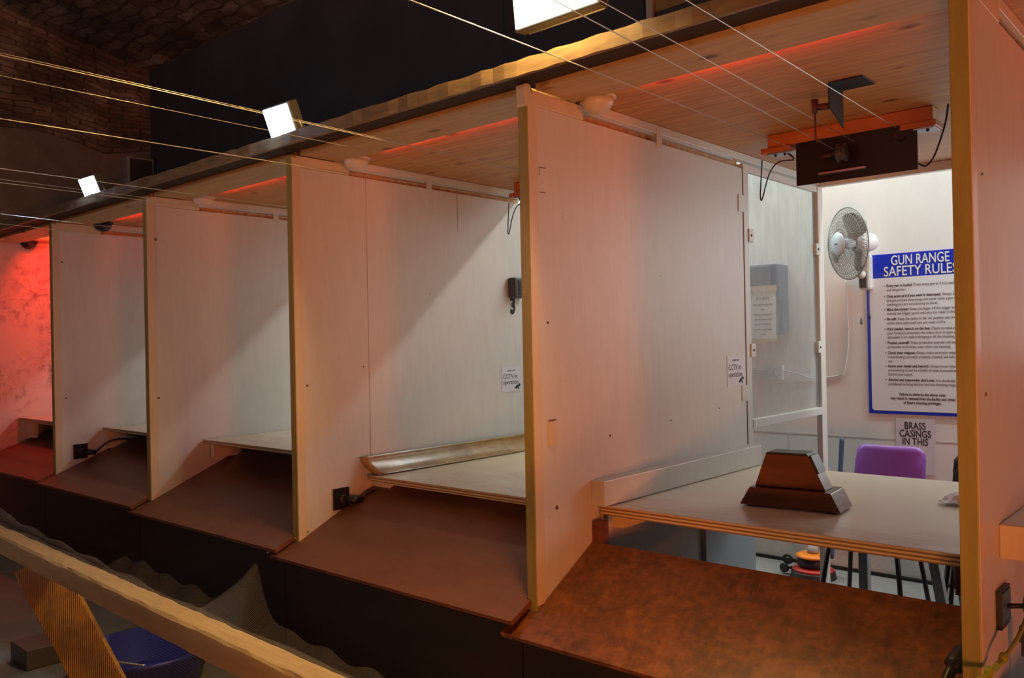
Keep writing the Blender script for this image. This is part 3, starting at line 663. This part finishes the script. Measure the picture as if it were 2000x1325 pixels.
text('heading', 'SAFETY RULES', .078, 'sign_white', t, TX(-.944, YW-.0072, .371), 'CENTER', .0008, .82, .385)
zz = lambda y: .498-.003007*(y+3-501)
RULES = [(559, 'Every gun is loaded:', 'Treat every gun as if it is loaded', ['and dangerous']),
 (579, 'Only point at it if you want it destroyed:', 'Always keep', ['the gun pointed downrange and never point a gun at', 'anything you are not planning to shoot.']),
 (604, 'Mind the trigger:', 'Keep you finger off the trigger and', ['outside the trigger guard until you are ready to fire.']),
 (622, 'Be safe:', "Keep the safety in the 'on' position and the", ['action door open until you are ready to fire.']),
 (641, "If it's loaded, leave it on the line:", 'Check to make sure', ['your firearm is unloaded, the action door is open and', "the safety is 'on' before bringing it off the shooting line"]),
 (667, 'Protect yourself:', 'Wear protective eyewear and ear', ['protection at all times, even when not shooting']),
 (686, 'Check your weapon:', 'Always make sure your weapon', ['is functioning correctly, properly cleaned, and safe to', 'use.']),
 (711, 'Know your target and beyond:', 'Always know what you', ['are shooting at and be mindful of what is around and', 'behind your target.']),
 (737, "Alcohol and gunpowder don't mix:", 'It is absolutely', ['prohibited to bring alcohol into the shooting range.'])]
FS = .0225
q_ = text('rule_text', 'outside the trigger guard until you are ready to fire.', FS, 'ink', t, TX(0, 0, 0)); xs_ = [v.co.x for v in q_.data.vertices]; KX = .358/(max(xs_)-min(xs_)); bpy.data.objects.remove(q_)
def tw(s, bold): return len(s)*FS*(.50 if bold else .455)
for y, b, r, more in RULES:
    z = zz(y)-.006
    o = text('rule_text', b, FS, 'ink', t, TX(-1.124, YW-.0072, z), 'LEFT', .0004, KX*1.02)
    wmax = max(v.co.x for v in o.data.vertices)-.270+.0 if False else max(v.co.x for v in o.data.vertices)+t['_o'][0]
    text('rule_text', r, FS, 'grey_ink', t, TX(wmax+.006, YW-.0072, z), 'LEFT', 0, KX)
    MB().lathe([(.003, 0), (.003, .0004)], (-1.136, YW-.0072, z+.007), (0, -1, 0), 8).build('bullet', 'ink', t)
    for i, l in enumerate(more): text('rule_text', l, FS, 'grey_ink', t, TX(-1.124, YW-.0072, z-.0232*(i+1)), 'LEFT', 0, KX)
for i, l in enumerate(('Failure to abide by the above rules', 'may result in removal from the facility and denial', 'of future shooting privileges.')):
    text('rule_text', l, FS, 'ink', t, TX(-.945, YW-.0072, zz(764)-.006-.0232*i), 'CENTER', .0003, KX)

t = thing('notice', 'grey paper notice about brass casings below the safety rules sign', 'notice', (-.99, YW, -.75))
box(-1.09, -.885, YW-.003, YW-.001, -.745, -.437).build('sheet', 'paper_lilac', t)
for i, l in enumerate(('BRASS', 'CASINGS', 'IN THIS')): text('lettering', l, .056, 'ink', t, TX(-.988, YW-.0035, -.496-.044*i), 'CENTER', .0006, .74)

# wall fan
FX, FZ = -1.225, .40
t = thing('wall_fan', 'pale grey caged wall fan left of the safety rules sign', 'fan', (FX, YW, FZ))
box(FX-.036, FX+.030, YW-.06, YW-.001, .298, .50).build('wall_bracket', 'fan_plastic', t, .014)
box(FX-.030, FX+.012, YW-.072, YW-.0605, .310, .39).build('control_panel', 'grey_plastic', t, .004)
MB().lathe([(.024, 0), (.024, .010), (.016, .012), (.016, .022), (.004, .024)], (FX-.012, YW-.0725, .385), (0, -1, 0), 20).build('knob', 'fan_plastic', t)
MB().tube(smooth([(FX, YW-.04, .49), (FX+.0, YW-.08, .52), (FX+.002, YW-.11, .555)]), .018, 12).build('neck', 'fan_plastic', t)
fc = Vector((-1.268, 2.80, .558)); fa = Vector((-.62, -.78, -.05)).normalized()
mc = fc-fa*.10
MB().lathe([(.02, -.075), (.045, -.06), (.055, -.03), (.055, .03), (.048, .055), (.02, .06)], mc-fa*.0, fa, 28).build('motor_housing', 'fan_plastic', t)
cg = MB(); R = .203
u = fa.orthogonal().normalized(); v = fa.cross(u)
def cp(r, h, a): return fc+fa*h+(u*math.cos(a)+v*math.sin(a))*r
def dome(side):
    n = 54
    for i in range(n):
        a = 2*PI*i/n; tw_ = .55*side
        pts = [cp(R*s, side*(.055*(1-s**3))+0.0, a+tw_*(1-s)) for s in (1, .9, .75, .55, .38, .25)]
        cg.tube(pts, .0013, 4, False)
        pts = [cp(R*s, side*(.055*(1-s**3))+0.0, a-tw_*(1-s)) for s in (1, .9, .75, .55, .38, .25)]
        if side > 0: cg.tube(pts, .0011, 4, False)
    for s in (.85, .6, .38): cg.tube([cp(R*s, side*.055*(1-s**3), 2*PI*i/40) for i in range(40)], .0010, 4, False, True)
dome(1); dome(-1); cg.build('cage', 'fan_wire', t)
MB().tube([cp(R, 0, 2*PI*i/56) for i in range(56)], .0038, 8, closed=True).build('cage_rim', 'fan_wire', t)
MB().lathe([(.040, .050), (.064, .056), (.066, .062), (.058, .068), (.003, .071)], fc, fa, 32).build('badge_disc', 'badge_blue', t)
T = Matrix.Translation(fc+fa*.0715) @ (Matrix(((0, 0, 0, 0),)*4) if False else fa.to_track_quat('Z', 'Y').to_matrix().to_4x4())
box(-.014, .014, -.003, .003, 0, .0006, T=T).build('logo', 'sign_blue', t)
MB().lathe([(.030, -.035), (.032, .0), (.026, .022), (.004, .028)], fc, fa, 24).build('hub', 'badge_blue', t)
for bi in range(3):
    a0 = 2*PI*bi/3+1.30; m = MB()
    def bl(p, q):
        r = .026+.150*p; half = (.30+.62*math.sin(min(p*1.25, 1)*PI*.62))*(1 if p < .85 else 1-.9*((p-.85)/.15)**2)
        a = a0+(q-.5)*half*1.45+.25*p; return cp(r, -.018+.036*(q-.5)*1.3, a)
    m.grid(bl, 14, 10).build('blade', 'fan_blade', t, solid=.0015)
for dx, zb in ((-.036, .105), (.012, .135)):
    c = MB().tube([(FX+dx, YW-.03, .318), (FX+dx, YW-.03, zb+.03)], .0010, 5).build('pull_cord', 'fan_plastic', t)
    MB().tube([(FX+dx, YW-.03, zb+.032), (FX+dx, YW-.03, zb-.005)], [.004, .006], 8).build('pull_knob', 'grey_plastic', t)
o = MB().tube(smooth([(-1.355, YW-.004, .36), (-1.350, YW-.004, .2), (-1.346, YW-.004, .08), (-1.352, YW-.004, -.05), (-1.372, YW-.004, -.16), (-1.395, YW-.004, -.195), (-1.50, YW-.004, -.215), (-1.58, YW-.006, -.215), (-1.66, YW-.012, -.19), (-1.742, YW-.028, -.170)]), .0042, 8).build('cable', 'fan_plastic')
tag(o, 'pale cable clipped to the wall from the fan down to the socket', 'cable')
for i, (cx, cz) in enumerate(((-1.346, .08), (-1.387, -.19))):
    tag(box(cx-.008, cx+.008, YW-.012, YW-.0005, cz-.005, cz+.005).build('cable_clip', 'fan_plastic'), ('small clip holding the fan cable halfway down', 'small clip at the bend of the fan cable')[i], 'clip')
t = thing('wall_socket', 'white double socket on the back wall behind the clear plastic', 'socket', (-1.79, YW, -.2))
box(-1.838, -1.742, YW-.035, YW-.001, -.232, -.138).build('box', 'fan_plastic', t, .004)
box(-1.80, -1.78, YW-.05, YW-.0351, -.20, -.175).build('plug', 'paint_rail', t, .002)
tag(box(-2.3, -1.839, YW-.02, YW-.001, -.195, -.165).build('cable_trunking', 'fan_plastic', None, .003), 'white trunking leading left from the socket behind the clear plastic', 'trunking')
t = thing('wall_cabinet', 'blue grey cabinet on the back wall seen through the hazy plastic', 'cabinet', (-1.9, YW, .05))
box(-2.10, -1.705, YW-.17, YW-.001, .055, .48).build('case', 'navy', t, .01)
box(-2.09, -1.74, YW-.185, YW-.1705, .065, .47).build('door', 'navy', t, .005)
box(-1.736, -1.712, YW-.185, YW-.1705, .10, .16).build('latch', 'strip_side', t, .003)
t = thing('notice', 'DO NOT notice taped in front of the cabinet behind the plastic', 'notice', (-1.9, 2.79, .1))
box(-1.865, -1.697, 2.788, 2.790, .012, .335).build('sheet', 'paper', t)
box(-1.868, -1.69, 2.785, 2.7875, .312, .348).build('tape', 'strip_side', t)
box(-1.866, -1.695, 2.785, 2.7875, .008, .03).build('tape', 'block_wood', t)
for i, (l, s) in enumerate((('DO NOT', .026), ('twist or bend the metal target', .0125), ('frame', .0125), ('If you do you will move the', .0125), ('target sleeves the hold bay', .0125), ('tray and YOU will be', .0140), ('responsible for any damage', .0125), ('caused!', .0125))):
    text('lettering', l, s, 'ink', t, TX(-1.779, 2.7872, .262-.030*i), 'CENTER', .0003, .80)

# purple chair
def chair(ox, oy, rz, lab, shell, legm, hide=False):
    t = thing('plastic_chair', lab, 'chair', (ox, oy, FL), 'plastic chairs in the back room', (0, 0, rz))
    def back(u, v):
        x = (u-.5)*.36*(1-.10*v); z = .47+v*.365; y = .18+.07*v-.035*math.cos((u-.5)*PI)*1.0+.0
        e = abs(u-.5)*2
        if v > .85: z -= .035*max(0, (e-.75)/.25)**2
        return (x, y+.035, z)
    MB().grid(back, 16, 14).build('backrest', shell, t, local=True, solid=.008)
    def seat(u, v):
        x = (u-.5)*.40; y = -.22+v*.42; z = .455+.02*math.cos((v)*PI*.9)-.02*math.cos((u-.5)*PI)+.02
        if v < .1: z -= .02
        return (x, y, z-.005)
    MB().grid(seat, 14, 14).build('seat', shell, t, local=True, solid=.008)
    for sx in (-1, 1):
        for sy in (-1, 1):
            MB().tube([(sx*.15, sy*.14, .44), (sx*.20, sy*.21, .0)], .011, 10).build('leg', legm, t, local=True)
    for sx in (-1, 1): MB().tube([(sx*.15, -.14, .435), (sx*.15, .14, .435)], .010, 8).build('seat_rail', legm, t, local=True)
    return t
chair(-.93, 2.12, 0, 'purple plastic chair behind the nearest table', 'purple', 'black_metal')
chair(-.40, 2.02, .15, 'black chair mostly hidden behind the nearest partition', 'black', 'black_metal')

# floor cleaner
t = thing('floor_cleaner', 'red and black floor cleaner with an orange ring under the back wall', 'cleaner', (-1.49, 2.76, FL))
c = (-1.49, 2.76, FL)
MB().lathe([(.13, 0.001), (0.1232, 0.0058), (0.1232, 0.0319), (0.1148, 0.0377)], c, (0, 0, 1), 36).build('brush_skirt', 'black', t)
MB().lathe([(0.1148, 0.0383), (0.1173, 0.0452), (0.1020, 0.0551), (0.0425, 0.0580)], c, (0, 0, 1), 36).build('deck', 'red_plastic', t)
MB().lathe([(0.0510, 0.0586), (0.0850, 0.0667), (0.0892, 0.0725), (0.0892, 0.1102), (0.0850, 0.1131)], c, (0, 0, 1), 36).build('motor', 'black', t)
MB().lathe([(0.0850, 0.1137), (0.0952, 0.1160), (0.0952, 0.1247), (0.0723, 0.1346), (0.0340, 0.1363)], c, (0, 0, 1), 36).build('top_ring', 'orange_plastic', t)
MB().lathe([(0.0298, 0.1369), (0.0340, 0.1450), (0.0255, 0.1798)], c, (0, 0, 1), 20).build('neck', 'speaker', t)
MB().lathe([(0.0272, -0.0120), (0.0272, 0.0070)], (-1.645, 2.72, FL+.035), (.3, 1, 0), 20).build('wheel', 'black', t)
MB().tube([(-1.645, 2.72, FL+.035), (-1.60, 2.74, FL+.04)], .008, 8).build('axle', 'black', t)
MB().tube([(-1.615+.025*math.cos(a), 2.70, FL+.095+.022*math.sin(a)) for a in [i*2*PI/20 for i in range(20)]], .009, 8, closed=True).build('hose_loop', 'black', t)
MB().tube(smooth([(-1.40, 2.80, FL+.11), (-1.37, 2.86, FL+.5), (-1.36, 2.9, FL+.8)]), .014, 10).build('handle', 'navy', t)
t = thing('storage_barrel', 'dark blue barrel in the back room behind the nearest partition', 'barrel', (-.52, 2.70, FL))
MB().lathe([(.15, .001), (.16, .02), (.165, .3), (.155, .42), (.15, .44)], (-.52, 2.70, FL), (0, 0, 1), 32).build('body', 'blue_plastic', t)
MB().lathe([(.14, .441), (.16, .445), (.155, .475), (.02, .48)], (-.52, 2.70, FL), (0, 0, 1), 32).build('lid', 'navy', t)
# room lamps
for i, x in enumerate(LAMPX):
    t = thing('ceiling_lamp', 'fluorescent fitting on the back room ceiling', 'lamp', (x, 2.75, 2.0), 'fluorescent fittings on the room ceiling')
    box(x-.6, x+.6, 2.57, 2.67, 1.94, 1.999).build('housing', 'paint_rail', t, .004)
    for dy in (-.025, .025): MB().tube([(x-.58, 2.62+dy, 1.922), (x+.58, 2.62+dy, 1.922)], .013, 10).build('tube', 'tube', t)

# ---------------------------------------------------------------- foreground net frame
t = thing('net_frame', 'rough timber rail and grooved brace of the net frame in the left foreground', 'frame', (-2.2, -.89, FL))
A = Vector((-4.6, -.805, -.738)); B = Vector((-.2, -.955, -.738)); d = (B-A); L = d.length
T = Matrix.Translation((A+B)/2) @ Matrix.Rotation(math.atan2(d.y, d.x), 4, 'Z')
m = MB(); n_ = 90; ring = []
for i in range(n_+1):
    x = -L/2+L*i/n_; j = lambda: random.uniform(-.0022, .0022)
    ring.append([m.bm.verts.new(T @ Vector(p)) for p in ((x, -.036+j(), -.036), (x, .036+j(), -.036), (x, .040+j(), .030+j()), (x, .030+j(), .037+j()), (x, 0, .038+j()), (x, -.030+j(), .037+j()), (x, -.038+j(), .030+j()))])
for a, b in zip(ring, ring[1:]):
    for q in range(7): m.face((a[q], a[(q+1) % 7], b[(q+1) % 7], b[q]))
m.face(ring[0][::-1]); m.face(ring[-1]); m.build('top_rail', 'batten', t)
# decking brace, face towards the range
bx = Matrix.Translation((-2.955, -.865, -.775)) @ Matrix.Rotation(math.atan2(.67, .745), 4, 'Z')
S_ = Matrix.Rotation(math.radians(-27), 4, 'Y')
m = MB()
for i in range(20):     # grooved face
    pass
m.box(-.088, .088, -.012, .012, -.62, .03, T=bx @ S_); m.build('brace', 'decking', t, .002)
for px_ in (-4.3, -.4):
    yy = -.805+(px_+4.6)/4.4*-.15
    box(px_-.03, px_+.03, yy-.03, yy+.03, FL+.001, -.775).build('leg', 'batten', t)
t = thing('blue_tub', 'blue plastic tub in the dark below the timber rail', 'tub', (-3.0, -.45, FL))
MB().lathe([(.20, .001), (.22, .02), (.25, .14), (.262, .15), (.262, .165), (.24, .165), (.21, .03)], (-3.0, -.45, FL), (0, 0, 1), 36).build('body', 'blue_plastic', t)
MB().tube(smooth([(-3.22, -.55, FL+.16), (-3.1, -.68, FL+.20), (-2.9, -.68, FL+.20), (-2.78, -.55, FL+.16)]), .005, 8).build('handle', 'steel', t)
tag(box(-3.75, -3.55, -.72, -.52, FL+.001, FL+.09).build('carton', 'grey_plastic', None, .004), 'small dark grey box on the range floor left of the blue tub', 'box')

# netting: draped over the rail, falling behind and up to the partition foot
def lerp(a, b, s): return a+(b-a)*s
def netA(u, v):     # u along rail, v from rail to the front boards
    x = -3.75+2.9*u; r = Vector((x, -.842-.034*(x+3.75)+.045, -.695)); e = Vector((lerp(-3.9, -1.6, u), -.13, lerp(-1.02, -1.15, u)))
    pk = math.exp(-((u-.50)/.07)**2); e.z = e.z+pk*.22*v; e.x += (-2.6-e.x)*pk*.5*v; e.y += 0
    p = r.lerp(e, v); p.z -= .17*math.sin(v*PI)*(1-.35*pk)
    p.z += .009*math.sin(u*31+v*5)*v*(1-v*.5)+.012*math.sin(u*57+v*9)*v
    return p
nt = thing('debris_net', 'fine translucent netting draped over the timber rail and behind it', 'net', (-2.5, -.5, -.9))
MB().grid(netA, 90, 40, (3.0, 1.0)).build('rear_drape', 'net', nt)
def netB(u, v):     # hanging towards the camera below the rail
    x = -3.75+3.0*u; y0 = -.842-.034*(x+3.75)
    if v < .25:
        a = v/.25*PI*.5; return (x, y0+.045-.09*(v/.25), -.694+.004*math.sin(u*40)+.006*math.sin(a*2))
    w_ = (v-.25)/.75; sag = .52*math.exp(-((u-.66)/.24)**2)+.10
    return (x+.02*math.sin(u*33)*w_, y0-.047-.05*math.sin(w_*PI)*1.0+.02*math.sin(u*48+w_*3)*w_, -.694-sag*w_)
MB().grid(netB, 100, 30, (3.0, .8)).build('front_drape', 'net', nt)
def netC(u, v):     # bunched roll along the back top edge of the rail
    x = -3.9+1.9*u; y0 = -.842-.034*(x+3.75)+.045
    a = v*PI; r = .030*(1-u)**1.2+.006+.004*math.sin(u*37)
    return (x, y0-r*math.cos(a), -.699+r*1.5*math.sin(a)+.03*math.exp(-((u-.12)/.07)**2)*math.sin(a))
MB().grid(netC, 60, 8, (2.5, .2)).build('bunched_edge', 'net', nt)
